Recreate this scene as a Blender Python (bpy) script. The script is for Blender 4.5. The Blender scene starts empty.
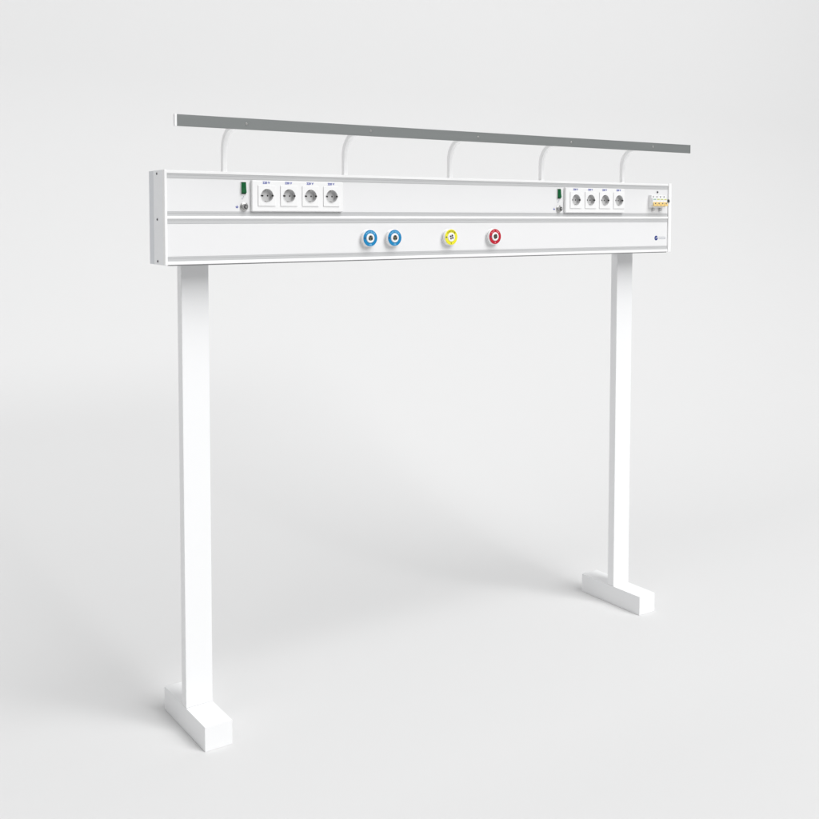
import bpy, bmesh, math
from mathutils import Vector, Matrix

# ------------------------------------------------------------ camera
S = bpy.context.scene
S.render.resolution_x = S.render.resolution_y = 1024
cam = bpy.data.objects.new('camera', bpy.data.cameras.new('camera'))
S.collection.objects.link(cam); S.camera = cam
cam.location = (-1.2467, -3.1682, 1.8004)
cam.rotation_euler = (math.pi/2 - 0.05449, 0, -0.59472)
cam.data.lens = 36 * 1017.4 / 819
cam.data.shift_x = (409.5 - 394.96) / 819
cam.data.shift_y = -(409.5 - 273.71) / 819
cam.data.clip_end = 200
S.view_settings.view_transform = 'Standard'
S.view_settings.look = 'None'
S.view_settings.exposure = 0

# ------------------------------------------------------------ light: a white studio
w = bpy.data.worlds.new('World'); S.world = w; w.use_nodes = True
bg = w.node_tree.nodes['Background']
bg.inputs[0].default_value = (0.985, 0.99, 1, 1); bg.inputs[1].default_value = 0.175

def softbox(name, loc, target, size, power, col=(1, 1, 1)):
    l = bpy.data.lights.new(name, 'AREA'); l.shape = 'RECTANGLE'
    l.size, l.size_y = size; l.energy = power; l.color = col
    o = bpy.data.objects.new(name, l); S.collection.objects.link(o)
    o.location = loc
    o.rotation_euler = (Vector(target) - Vector(loc)).to_track_quat('-Z', 'Y').to_euler()
    return o
softbox('key_light', (5.99, -13.82, 17.35), (1.2, 0.1, 1.0), (12, 22), 5350)
softbox('left_fill_light', (-10.62, -6.18, 15.86), (1.2, 0.1, 1.0), (9, 9), 450)

# ------------------------------------------------------------ materials
def nodes(m):
    m.use_nodes = True
    return m.node_tree.nodes, m.node_tree.links, m.node_tree.nodes['Principled BSDF']
def mat(name, col, rough=.4, metal=0., var=.02, vscale=6., bump=0., bscale=900., spec=.5, coat=0., stretch=(1, 1, 1)):
    m = bpy.data.materials.new(name); n, l, b = nodes(m)
    tc = n.new('ShaderNodeTexCoord'); mp = n.new('ShaderNodeMapping'); mp.inputs['Scale'].default_value = stretch
    l.new(tc.outputs['Object'], mp.inputs[0])
    nz = n.new('ShaderNodeTexNoise'); nz.inputs['Scale'].default_value = vscale; nz.inputs['Detail'].default_value = 4
    l.new(mp.outputs[0], nz.inputs['Vector'])
    mx = n.new('ShaderNodeMix'); mx.data_type = 'RGBA'
    mx.inputs[6].default_value = tuple(max(0, c*(1-var)) for c in col) + (1,)
    mx.inputs[7].default_value = tuple(min(1, c*(1+var)) for c in col) + (1,)
    l.new(nz.outputs[0], mx.inputs[0]); l.new(mx.outputs[2], b.inputs['Base Color'])
    mr = n.new('ShaderNodeMapRange'); mr.inputs[3].default_value = rough*.97; mr.inputs[4].default_value = rough*1.03
    l.new(nz.outputs[0], mr.inputs[0]); l.new(mr.outputs[0], b.inputs['Roughness'])
    b.inputs['Metallic'].default_value = metal
    b.inputs['Specular IOR Level'].default_value = spec
    if coat: b.inputs['Coat Weight'].default_value = coat; b.inputs['Coat Roughness'].default_value = .15
    if bump:
        n2 = n.new('ShaderNodeTexNoise'); n2.inputs['Scale'].default_value = bscale
        l.new(mp.outputs[0], n2.inputs['Vector'])
        bp = n.new('ShaderNodeBump'); bp.inputs['Strength'].default_value = bump; bp.inputs['Distance'].default_value = .001
        l.new(n2.outputs[0], bp.inputs['Height']); l.new(bp.outputs[0], b.inputs['Normal'])
    return m
M = dict(
 backdrop = mat('backdrop_paper', (.735, .735, .735), .9, var=.004, vscale=.7, spec=.1),
 powder   = mat('white_powder_coat', (.925, .93, .935), .3, var=.003),
 edge     = mat('white_enamel', (.96, .96, .96), .3, var=.004),
 board    = mat('off_white_laminate', (.845, .845, .85), .38, var=.008, vscale=3),
 alu      = mat('matt_grey_aluminium', (.57, .575, .58), .5, var=.012, vscale=30, stretch=(.1, 1, 1)),
 cap      = mat('pale_grey_end_plate', (.95, .96, .975), .4, var=.015, vscale=12, stretch=(1, 1, .15)),
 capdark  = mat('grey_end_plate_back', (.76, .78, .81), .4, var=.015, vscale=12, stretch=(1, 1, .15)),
 rail     = mat('brushed_steel', (.205, .218, .216), .5, .15, var=.05, vscale=60, stretch=(.02, 1, 1)),
 chrome   = mat('bright_steel', (.50, .50, .49), .3, .8),
 screw    = mat('dark_screw_steel', (.10, .10, .11), .4, .6),
 tube     = mat('polished_white_tube', (.95, .95, .95), .25, .12, var=.004),
 darkgrey     = mat('matt_dark_grey', (.22, .22, .225), .7),
 plastic  = mat('white_plastic', (.92, .92, .92), .3, var=.004),
 wellp    = mat('shaded_white_plastic', (.60, .60, .60), .45),  # white plastic greyed: the shade inside the socket wells is in the colour
 dark     = mat('black_plastic', (.02, .02, .02), .4),
 green    = mat('green_switch_plastic', (.001, .10, .028), .5, spec=.15),
 greend   = mat('dark_green_plastic', (.003, .03, .012), .3),
 ink      = mat('blue_ink', (.02, .05, .42), .6),
 blue     = mat('oxygen_blue', (.004, .23, .50), .35),
 bluel    = mat('pale_blue_ink', (.28, .68, .95), .5),
 yellow   = mat('signal_yellow', (.86, .80, .03), .35),
 olive    = mat('olive_ink', (.16, .16, .02), .5),
 red      = mat('signal_red', (.52, .010, .03), .35),
 pink     = mat('pale_red_ink', (.95, .35, .40), .5),
 navy     = mat('navy_ink', (.05, .06, .16), .5),
 brass    = mat('nickel_brass', (.30, .31, .24), .3, .6),
 orange   = mat('orange_lever_plastic', (.88, .64, .25), .4),
 sticker  = mat('yellow_green_sticker', (.62, .66, .25), .5),
 mint     = mat('pale_green_sticker', (.36, .55, .44), .5),
 logo     = mat('logo_blue', (.01, .035, .23), .4),
 greyink  = mat('grey_ink', (.45, .48, .55), .6),
)

# ------------------------------------------------------------ mesh helpers
def box(bm, x0, x1, y0, y1, z0, z1, bev=0., seg=2):
    t = bmesh.new(); bmesh.ops.create_cube(t, size=1)
    bmesh.ops.transform(t, matrix=Matrix.Translation(((x0+x1)/2, (y0+y1)/2, (z0+z1)/2)) @ Matrix.Diagonal((x1-x0, y1-y0, z1-z0, 1)), verts=t.verts)
    if bev: bmesh.ops.bevel(t, geom=t.edges[:], offset=bev, segments=seg, profile=.5, affect='EDGES')
    merge(bm, t); return bm
def merge(bm, t):
    me = bpy.data.meshes.new('tmp'); t.to_mesh(me); t.free(); bm.from_mesh(me); bpy.data.meshes.remove(me)
def lathe(bm, prof, cx, cz, n=40):
    """prof: (radius, y) pairs, turned about the y axis through (cx, cz)"""
    rings = []
    for r, y in prof:
        if r < 1e-6: rings.append([bm.verts.new((cx, y, cz))])
        else: rings.append([bm.verts.new((cx+r*math.cos(2*math.pi*i/n), y, cz+r*math.sin(2*math.pi*i/n))) for i in range(n)])
    for a, b in zip(rings, rings[1:]):
        for i in range(n):
            j = (i+1) % n
            f = [a[i % len(a)], a[j % len(a)], b[j % len(b)], b[i % len(b)]]
            u = []
            for v in f:
                if v not in u: u.append(v)
            if len(u) > 2: bm.faces.new(u)
    bmesh.ops.recalc_face_normals(bm, faces=bm.faces[:]); return bm
def tube(bm, pts, r, n=20, r2=None, sq=1.):
    r2 = r2 or r; pw = lambda c: math.copysign(abs(c)**sq, c)
    rings = []
    for i, p in enumerate(pts):
        p = Vector(p); a = Vector(pts[max(i-1, 0)]); b = Vector(pts[min(i+1, len(pts)-1)])
        d = (b-a).normalized(); u = Vector((1, 0, 0)); v = d.cross(u)
        rings.append([bm.verts.new(p + u*r*pw(math.cos(2*math.pi*k/n)) + v*r2*pw(math.sin(2*math.pi*k/n))) for k in range(n)])
    for a, b in zip(rings, rings[1:]):
        for k in range(n): bm.faces.new((a[k], a[(k+1) % n], b[(k+1) % n], b[k]))
    bm.faces.new(rings[0]); bm.faces.new(rings[-1])
    bmesh.ops.recalc_face_normals(bm, faces=bm.faces[:]); return bm
def extrude_yz(bm, poly, x0, x1):
    a = [bm.verts.new((x0, y, z)) for y, z in poly]; b = [bm.verts.new((x1, y, z)) for y, z in poly]
    n = len(poly)
    for i in range(n): bm.faces.new((a[i], a[(i+1) % n], b[(i+1) % n], b[i]))
    bm.faces.new(a); bm.faces.new(b); bmesh.ops.recalc_face_normals(bm, faces=bm.faces[:]); return bm
def letters(bm, s, cx, y, cz, h, width=None, rot=0., bold=0., depth=.0006):
    """flat raised lettering facing -y, centred on cx,cz, cap height h"""
    c = bpy.data.curves.new('t', 'FONT'); c.body = s; c.align_x = 'CENTER'; c.size = 1; c.extrude = .0; c.resolution_u = 2; c.offset = bold
    o = bpy.data.objects.new('t', c); S.collection.objects.link(o)
    bpy.context.view_layer.update()
    me = bpy.data.meshes.new_from_object(o.evaluated_get(bpy.context.evaluated_depsgraph_get()))
    t = bmesh.new(); t.from_mesh(me)
    bpy.data.objects.remove(o); bpy.data.curves.remove(c); bpy.data.meshes.remove(me)
    r = bmesh.ops.extrude_face_region(t, geom=t.faces[:])
    for v in [g for g in r['geom'] if isinstance(g, bmesh.types.BMVert)]: v.co.z += depth/h
    xs = [v.co.x for v in t.verts]; ys = [v.co.y for v in t.verts]
    wd = max(xs)-min(xs); ht = max(ys)-min(ys); mx = (max(xs)+min(xs))/2; my = (max(ys)+min(ys))/2
    sy = h/ht; sx = width/wd if width else sy
    for v in t.verts:
        X, Z, D = (v.co.x-mx)*sx, (v.co.y-my)*sy, v.co.z*h
        co, si = math.cos(rot), math.sin(rot)
        v.co = (cx + X*co - Z*si, y - D, cz + X*si + Z*co)
    bmesh.ops.recalc_face_normals(t, faces=t.faces[:])
    merge(bm, t); return bm
def arc_letters(bm, s, cx, y, cz, r, h, step, centre=math.pi/2, flip=False):
    k = (len(s)-1)/2
    for i, ch in enumerate(s):
        if ch == ' ': continue
        a = centre + (k-i)*step if not flip else centre - (k-i)*step
        letters(bm, ch, cx+r*math.cos(a), y, cz+r*math.sin(a), h, rot=(a-math.pi/2) if not flip else (a+math.pi/2), bold=.02)
    return bm
def obj(name, bm, m, parent=None, org=None, smooth=True):
    """link bm (world coordinates) as one mesh object with its origin at org"""
    org = Vector(org) if org is not None else sum((v.co for v in bm.verts), Vector())/len(bm.verts)
    bmesh.ops.translate(bm, vec=-org, verts=bm.verts)
    me = bpy.data.meshes.new(name); bm.to_mesh(me); bm.free(); me.materials.append(M[m])
    o = bpy.data.objects.new(name, me); S.collection.objects.link(o)
    if smooth:
        for p in me.polygons: p.use_smooth = True
        me.set_sharp_from_angle(angle=math.radians(35))
        wn = o.modifiers.new('even_normals', 'WEIGHTED_NORMAL'); wn.keep_sharp = True; wn.weight = 80
    if parent:
        o.parent = parent
        o.location = org - worldpos(parent)
    else: o.location = org
    return o
def worldpos(o):
    p = Vector()
    while o: p += o.location; o = o.parent
    return p
def cut(o, cutter):
    """subtract cutter (bmesh in o's world frame) from mesh object o"""
    off = worldpos(o); bmesh.ops.translate(cutter, vec=-off, verts=cutter.verts)
    me = bpy.data.meshes.new('c'); cutter.to_mesh(me); cutter.free()
    c = bpy.data.objects.new('c', me); S.collection.objects.link(c)
    par, loc = o.parent, o.location.copy(); o.parent = None; o.location = (0, 0, 0)
    md = o.modifiers.new('b', 'BOOLEAN'); md.operation = 'DIFFERENCE'; md.solver = 'EXACT'; md.object = c
    bpy.context.view_layer.update()
    nm = bpy.data.meshes.new_from_object(o.evaluated_get(bpy.context.evaluated_depsgraph_get()))
    o.data = nm; o.modifiers.remove(md); o.parent = par; o.location = loc
    bpy.data.objects.remove(c)
def dup(o, delta, parent=None):
    c = o.copy(); S.collection.objects.link(c); c.parent = parent or o.parent
    c.location = o.location + Vector(delta)
    for ch in o.children:
        if ch is c: continue
        d = ch.copy(); S.collection.objects.link(d); d.parent = c
    return c
B = bmesh.new

# ------------------------------------------------------------ studio backdrop: floor sweeping up into a wall
bm = B(); R, YW = 3.2, 3.9
AM = math.radians(84)                                # the wall leans back very slightly
prof = [(-9, 0), (YW-R, 0)] + [(YW-R+R*math.sin(a), R-R*math.cos(a)) for a in [AM*i/48 for i in range(1, 49)]]
prof.append((prof[-1][0]+9*math.cos(AM), prof[-1][1]+9*math.sin(AM)))
va = [bm.verts.new((-16, y, z)) for y, z in prof]; vb = [bm.verts.new((22, y, z)) for y, z in prof]
for i in range(len(prof)-1): bm.faces.new((va[i], vb[i], vb[i+1], va[i+1]))
back = obj('backdrop', bm, 'backdrop', org=(0, 0, 0)); back['kind'] = 'structure'
for p in back.data.polygons: p.use_smooth = True

# ------------------------------------------------------------ the supply unit
L, D, ZB, H = 2.4274, .1567, 1.6472, .31
ZT = ZB + H
U = bpy.data.objects.new('medical_supply_unit', None); S.collection.objects.link(U)
U.location = (L/2, .138, 0)
U['label'] = 'white medical supply panel on two posts with sockets, gas outlets and grey rail above'
U['category'] = 'medical panel'

x0, x1 = -.0001, L-.0205                           # the extrusion runs between the end plates
# horizontal bands measured down from the top edge
d = lambda v: ZT - v
bands = dict(top=(0, .0095), g1=(.0095, .0255), b1=(.0255, .1345), g2=(.1345, .1495), mid=(.1495, .1590), g3=(.1590, .1745), b2=(.1745, .2830), g4=(.2830, .2990), bot=(.2990, .31))
# housing profile (y, z): proud lips, recessed slots and seats for the boards
P = []
def seg(y, a, b): P.extend([(y, d(a)), (y, d(b))])
ch = .0014
P += [(ch, d(0)), (0, d(ch)), (0, d(.0095-ch)), (ch*.6, d(.0095))]
seg(.011, .0095, .0255); seg(.009, .0255, .1345); seg(.011, .1345, .1495)
P += [(ch*.6, d(.1495)), (0, d(.1495+ch)), (0, d(.1590-ch)), (ch*.6, d(.1590))]
seg(.011, .1590, .1745); seg(.009, .1745, .2830); seg(.011, .2830, .2990)
P += [(ch*.6, d(.2990)), (0, d(.2990+ch)), (0, d(.31-ch)), (ch, d(.31))]
P += [(D-.004, d(.31)), (D, d(.306)), (D, d(.004)), (D-.004, d(0))]
obj('housing', extrude_yz(B(), P, x0, x1), 'edge', U)
for a, b in ((.0255, .1345), (.1745, .2830)):
    obj('front_board', box(B(), x0+.0006, x1-.0006, .003, .0088, d(b)+.0001, d(a)-.0001, .0004), 'board', U)
for a, b in ((.0095, .0255), (.1345, .1495), (.1590, .1745), (.2830, .2990)):
    bm = B(); q = []
    h = b-a
    prof = [(.0108, a+.0001), (.0022, a+.0001), (.0022, a+h*.34), (.0030, a+h*.36), (.0030, a+h*.44), (.0022, a+h*.46), (.0022, b-.0001), (.0108, b-.0001)]
    obj('slot_strip', extrude_yz(bm, [(y, d(v)) for y, v in prof], x0+.0008, x1-.0008), 'alu', U, smooth=False)
obj('edge_line_strip', box(B(), x0+.01, x1-.004, .0025, D-.01, ZB-.0034, ZB-.0002, 0), 'darkgrey', U)  # added dark strip that draws the edge line under the panel, no real part
# end plates, each a shaped casting with a proud white front edge and three screws
for s in (0, 1):
    xa, xb = (-.0105, -.0004) if s == 0 else (L-.0201, L)
    DB = .145 if s == 0 else D+.001
    ep = obj('end_plate', box(B(), xa+(.0012 if s == 0 else 0), xb-(.0012 if s else 0), .0145, .096, ZB-.0012, ZT+.0012, .001), 'cap', U)
    obj('front_edge', box(B(), xa, xb, -.0030, .0140, ZB-.0018, ZT+.0018, .0026, 3), 'edge', ep)
    obj('rear_edge', box(B(), xa+(.004 if s == 0 else 0), xb-(.004 if s else 0), .0965, DB, ZB-.0008, ZT+.0008, .0015), 'capdark', ep)
    xs, dr = (xa+.0012, -1) if s == 0 else (xb-.0012, 1)
    for zz in (ZT-.010, ZB+.149, ZB+.0105):
        t = lathe(B(), [(0, -.0022), (.0030, -.0020), (.0042, -.0008), (.0044, .0015), (0, .0015)], 0, 0, 20)
        bmesh.ops.rotate(t, cent=(0, 0, 0), matrix=Matrix.Rotation(-math.pi/2 if s == 0 else math.pi/2, 3, 'Z'), verts=t.verts)
        bmesh.ops.translate(t, vec=(xs, .064, zz), verts=t.verts)
        obj('screw', t, 'screw', ep)

# posts and feet
W, PY0, PY1, FH, FY0, FY1 = .1005, .1190, .1567, .0855, -.0418, .3253
first = None
for xa in (.0943, 2.2064):
    if first is None:
        post = obj('post', box(B(), xa, xa+W, PY0, PY1, FH+.0004, ZB-.0036, .0022, 3), 'powder', U)
        foot = obj('foot', box(B(), xa, xa+W+.0005, FY0, FY1, .0, FH, .0016, 2), 'powder', U)
        first = xa
    else:
        dup(post, (xa-first, 0, 0)); dup(foot, (xa-first, 0, 0))

# equipment rail and its five bent supports
RY, RZ0, RZ1 = -.1014, 2.0925, 2.1292
rail = obj('equipment_rail', box(B(), -.0038, L+.0030, RY, RY+.011, RZ0, RZ1, .0009), 'rail', U)
obj('rail_end_cap', box(B(), -.0115, -.0040, RY-.0004, RY+.0115, RZ0-.0004, RZ1+.0004, .0006), 'plastic', rail)
obj('rail_end_cap', box(B(), L+.0032, L+.0055, RY-.0004, RY+.0115, RZ0-.0004, RZ1+.0004, .0006), 'rail', rail)
sup = None
for i, xs in enumerate((.238, .724, 1.2125, 1.700, 2.188)):
    if sup is None:
        yb, zc, rb, r = .078, 2.108, .078, .0100
        pts = [(xs, yb, ZT-.002), (xs, yb, ZT+.03)] + [(xs, yb-rb+rb*math.cos(a), zc-rb+rb*math.sin(a)) for a in [math.pi/2*k/20 for k in range(21)]] + [(xs, RY+.0114, zc)]
        sup = obj('rail_support', tube(B(), pts, .0092, 40, .0088, .3), 'edge', U, org=(xs, yb, ZT))
        obj('flange', tube(B(), [(xs, yb, ZT+.0003), (xs, yb, ZT+.003)], .0125, 40, .008, .42), 'plastic', sup)
        scr = obj('screw', lathe(B(), [(0, RY-.0030), (.0028, RY-.0028), (.0046, RY-.0012), (.0050, RY-.0002), (0, RY-.0002)], xs, 2.1108, 20), 'chrome', rail)
        sx = xs
    else:
        dup(sup, (xs-sx, 0, 0)); dup(scr, (xs-sx, 0, 0), rail)

# socket strips: plate, four earthed sockets, green rocker switch, bonding pin
FY = .003                                           # front of the boards
def socket(cx, cz, plate_front, parent, word):
    fr = plate_front - .0036
    o = obj('power_socket', box(B(), cx-.0335, cx+.0335, fr, plate_front-.0003, cz-.0355, cz+.0355, .0016, 2), 'plastic', parent, org=(cx, plate_front, cz))
    c = lathe(B(), [(0, fr-.01), (.0228, fr-.01), (.0228, .02), (0, .02)], cx, cz, 48); cut(o, c)
    wl = B()
    lathe(wl, [(0, FY-.0012), (.0200, FY-.0012), (.0215, FY-.0022), (.0224, fr+.0012), (.0227, fr+.0006), (.0227, FY-.0002), (0, FY-.0002)], cx, cz, 48)
    well = obj('socket_well', wl, 'wellp', o)
    obj('rim', lathe(B(), [(.0229, fr+.0010), (.0232, fr-.0010), (.0243, fr-.0012), (.0250, fr-.0003), (.0250, fr+.0002)], cx, cz, 48), 'plastic', o)
    for s in (-1, 1):
        obj('pin_hole', lathe(B(), [(0, FY-.0020), (.0027, FY-.0020), (.0029, FY-.0014), (0, FY-.0014)], cx+s*.0095, cz, 16), 'dark', o)
        obj('earth_contact', box(B(), cx-.003, cx+.003, fr+.002, FY-.002, cz+s*.0195-.0016, cz+s*.0195+.0016, .0006), 'chrome', o)
        obj('key_groove', box(B(), cx+s*.0222-.0024, cx+s*.0222+.0024, fr-.0016, fr+.006, cz-.0026, cz+.0026, .0006), 'dark', o)
    obj('voltage_marking', letters(B(), word, cx-.001, plate_front-.0003, 1.9225, .0078, .0275, bold=.018), 'ink', o)
    return o
def strip(xl, xr, xsock, word, xsw, xc):
    pf = -.0100
    pl = obj('socket_plate', box(B(), xl, xr, pf, FY-.0002, 1.8232, 1.9308, .004, 3), 'plastic', U)
    c = B()
    for cx in xsock: lathe(c, [(0, -.05), (.0226, -.05), (.0226, .05), (0, .05)], cx, 1.878, 48)
    cut(pl, c)
    for cx in xsock: socket(cx, 1.878, pf, U, word)
    # rocker switch
    sw = obj('switch', box(B(), xsw-.0105, xsw+.0105, -.0005, FY-.0002, 1.8815, 1.9245, .001), 'plastic', U)
    bm = extrude_yz(B(), [(FY-.001, 1.8850), (-.0015, 1.8850), (-.0075, 1.8880), (-.0045, 1.9035), (-.0030, 1.9210), (-.0010, 1.9216), (FY-.001, 1.9216)], xsw-.0083, xsw+.0083)
    obj('rocker', bm, 'green', sw, smooth=False)
    obj('rocker_frame', box(B(), xsw-.0092, xsw+.0092, -.0016, -.0003, 1.8826, 1.8848), 'greend', sw)
    obj('rocker_frame', box(B(), xsw-.0092, xsw+.0092, -.0016, -.0003, 1.9218, 1.9234), 'greend', sw)
    bm = letters(B(), 'I', xsw+.001, FY-.0001, 1.8735, .006, .0016); letters(bm, 'O', xsw-.0035, FY-.0001, 1.8675, .0055)
    obj('switch_marking', bm, 'greyink', sw)
    # bonding pin with its earth mark
    pin = obj('bonding_pin', lathe(B(), [(0, FY-.0002), (.0150, FY-.0002), (.0150, FY-.003), (.0135, FY-.0042), (.0105, FY-.0046), (.0098, -.0100), (.0090, -.0112), (.0068, -.0112), (.0068, -.004), (0, -.004)], xc, 1.8395, 32), 'chrome', U)
    obj('pin_recess', lathe(B(), [(0, -.0044), (.0066, -.0044), (.0066, -.0104), (0, -.0104)], xc, 1.8395, 24), 'screw', pin)
    obj('pin', lathe(B(), [(0, -.0106), (.0040, -.0106), (.0040, -.0160), (.0030, -.0172), (0, -.0172)], xc, 1.8395, 20), 'chrome', pin)
    bm = B(); xm = xc-.026
    box(bm, xm-.0006, xm+.0006, FY-.0008, FY-.0001, 1.8400, 1.8445)
    for k, hw in enumerate((.0055, .0038, .002)): box(bm, xm-hw, xm+hw, FY-.0008, FY-.0001, 1.8385-.0018*k, 1.8397-.0018*k)
    obj('earth_mark', bm, 'ink', pin)
strip(.3005, .6640, (.3560, .4420, .5280, .6140), '220 V', .2735, .2760)
strip(1.7585, 2.1120, (1.8165, 1.9030, 1.9890, 2.0750), '220 V', 1.7295, 1.7310)

# four medical gas outlets
def gas(cx, ring, ink, word, low, blades):
    cz, ff = 1.7272, -.0165
    o = obj('gas_outlet', lathe(B(), [(0, FY-.0002), (.0312, FY-.0002), (.0318, FY-.002), (.0300, -.0022), (.0300, -.0045), (.0322, -.0058), (.0322, ff+.0012), (.0312, ff), (0, ff)], cx, cz, 64), 'plastic', U, org=(cx, FY, cz))
    obj('collar', lathe(B(), [(.0302, -.0025), (.0310, -.0027), (.0310, -.0041), (.0302, -.0043)], cx, cz, 64), 'darkgrey', o)
    obj('colour_ring', lathe(B(), [(.0178, ff-.0002), (.0180, ff-.0014), (.0296, ff-.0014), (.0302, ff-.0002)], cx, cz, 64), ring, o)
    obj('port_bezel', lathe(B(), [(.0098, ff+.0), (.0100, ff-.0030), (.0112, ff-.0038), (.0158, ff-.0034), (.0174, ff-.0016), (.0174, ff-.0002)], cx, cz, 48), 'plastic', o)
    po = B(); lathe(po, [(0, ff-.0006), (.0097, ff-.0006), (.0097, ff-.0024), (.0062, ff-.0028), (.0050, ff-.0012), (0, ff-.0012)], cx, cz, 32)
    obj('port', po, 'plastic' if ring == 'yellow' else 'brass', o)
    bl = B()
    for k in range(blades):
        a = 2*math.pi*k/blades + .5
        t = box(B(), .0036, .0092, ff-.0046, ff-.0026, -.0026, .0026, .0005)
        bmesh.ops.rotate(t, cent=(0, 0, 0), matrix=Matrix.Rotation(a, 3, 'Y'), verts=t.verts)
        bmesh.ops.translate(t, vec=(cx, 0, cz), verts=t.verts); merge(bl, t)
    obj('locking_lugs', bl, 'dark', o)
    bm = B(); yy = ff-.0015
    arc_letters(bm, word, cx, yy, cz, .0238, .0060, 2.0/len(word)*.95)
    obj('gas_marking', bm, ink, o)
    obj('gas_symbol', letters(B(), low, cx, yy, cz-.0238, .0060, bold=.02), ink, o)
    mk = lathe(B(), [(0, yy), (.0030, yy), (.0030, yy-.0008), (0, yy-.0008)], cx-.0238, cz, 16)
    obj('index_dot', mk, 'navy', o)
gas(.7755, 'blue', 'bluel', 'OXYGEN', 'O2', 3)
gas(.8840, 'blue', 'bluel', 'OXYGEN', 'O2', 3)
gas(1.1485, 'yellow', 'olive', 'VACUUM', 'V', 4)
gas(1.3690, 'red', 'pink', 'AIR 400', 'A', 4)

# circuit breakers at the right end
xb, pw = 2.2800, .0236
brk = None
for k in range(4):
    a = xb + k*pw
    if brk is None:
        brk = obj('circuit_breaker', extrude_yz(B(), [(FY-.0002, 1.8490), (-.0120, 1.8490), (-.0140, 1.8510), (-.0140, 1.8600), (-.0225, 1.8625), (-.0225, 1.8890), (-.0140, 1.8915), (-.0140, 1.9030), (-.0120, 1.9045), (FY-.0002, 1.9045)], a+.0004, a+pw-.0004), 'plastic', U)
        bsx = a
        lv = obj('toggle_lever', extrude_yz(B(), [(-.0227, 1.8560), (-.0270, 1.8545), (-.0290, 1.8565), (-.0290, 1.8620), (-.0262, 1.8690), (-.0227, 1.8730)], a+.0012, a+pw-.0012), 'orange', brk)
        obj('lever_notch', box(B(), a+.009, a+.0145, -.0300, -.0255, 1.8640, 1.8700, .0008), 'darkgrey', brk)
        obj('terminal_screw', lathe(B(), [(0, -.0136), (.0032, -.0136), (.0032, -.0152), (0, -.0158)], a+pw/2, 1.8970, 16), 'darkgrey', brk)
        st = obj('rating_sticker', box(B(), a+.004, a+.020, -.0234, -.0227, 1.8830, 1.8880), 'sticker', brk)
    else:
        c = dup(brk, (a-bsx, 0, 0))
brk_st = [o for o in brk.children if o.name.startswith('rating_sticker')][0]
brk_st.data = brk_st.data.copy(); brk_st.data.materials[0] = M['mint']
brk['label'] = 'circuit breaker with a pale green sticker'
obj('indicator_lamp', lathe(B(), [(0, FY-.0002), (.0045, FY-.0002), (.0045, FY-.002), (.003, FY-.004), (0, FY-.0045)], 2.3370, 1.9185, 20), 'screw', U)
for cx in (2.3060, 2.3520):
    obj('cable_gland', lathe(B(), [(0, FY-.0002), (.0075, FY-.0002), (.0075, -.006), (.0060, -.0080), (0, -.0080)], cx, 1.8395, 6), 'alu', U, smooth=False)
jk = obj('bonding_pin', lathe(B(), [(0, FY-.0002), (.0095, FY-.0002), (.0095, -.0180), (.0088, -.0195), (.0060, -.0195), (.0060, -.0150), (0, -.0150)], 2.3870, 1.8780, 28), 'chrome', U)
obj('pin_recess', lathe(B(), [(0, -.0152), (.0046, -.0190), (.0046, -.0206), (0, -.0210)], 2.3870, 1.8780, 24), 'screw', jk)

# maker's mark, lower right
yy = FY-.0001
lg = obj('emblem', lathe(B(), [(0, yy), (.0105, yy), (.0103, yy-.0009), (0, yy-.0010)], 2.3330, 1.7105, 32), 'logo', U)
bm = B()
box(bm, -.0050, .0005, yy-.0018, yy-.0011, -.0012, .0012)
box(bm, -.0005, .0085, yy-.0018, yy-.0011, -.0012, .0012)
for v in bm.verts:
    px, pz = v.co.x, v.co.z
    if px < 0 and px < -.001: pz += .0010
    v.co.z = pz + max(0, px)*.75; v.co.x = px
    v.co.x += 2.3325; v.co.z += 1.7090
obj('swoosh', bm, 'plastic', lg, smooth=False)
bm = B()                                            # two rows of tiny grey strokes beside the emblem
import random
random.seed(4)
for row, (z, h, n, st) in enumerate(((1.7140, .0050, 9, .0052), (1.7070, .0028, 14, .0034))):
    for k in range(n):
        xx = 2.3500 + k*st; ww = st*random.uniform(.35, .62)
        if random.random() < .5:
            box(bm, xx, xx+.0009, yy-.0006, yy, z-h/2, z+h/2); box(bm, xx+.0009, xx+ww+.001, yy-.0006, yy, z+h/2-.0009, z+h/2)
        else:
            box(bm, xx, xx+ww+.001, yy-.0006, yy, z-h/2, z-h/2+.0009); box(bm, xx+ww*.4, xx+ww*.4+.0009, yy-.0006, yy, z-h/2+.0009, z+h/2)
obj('maker_lettering', bm, 'greyink', U)
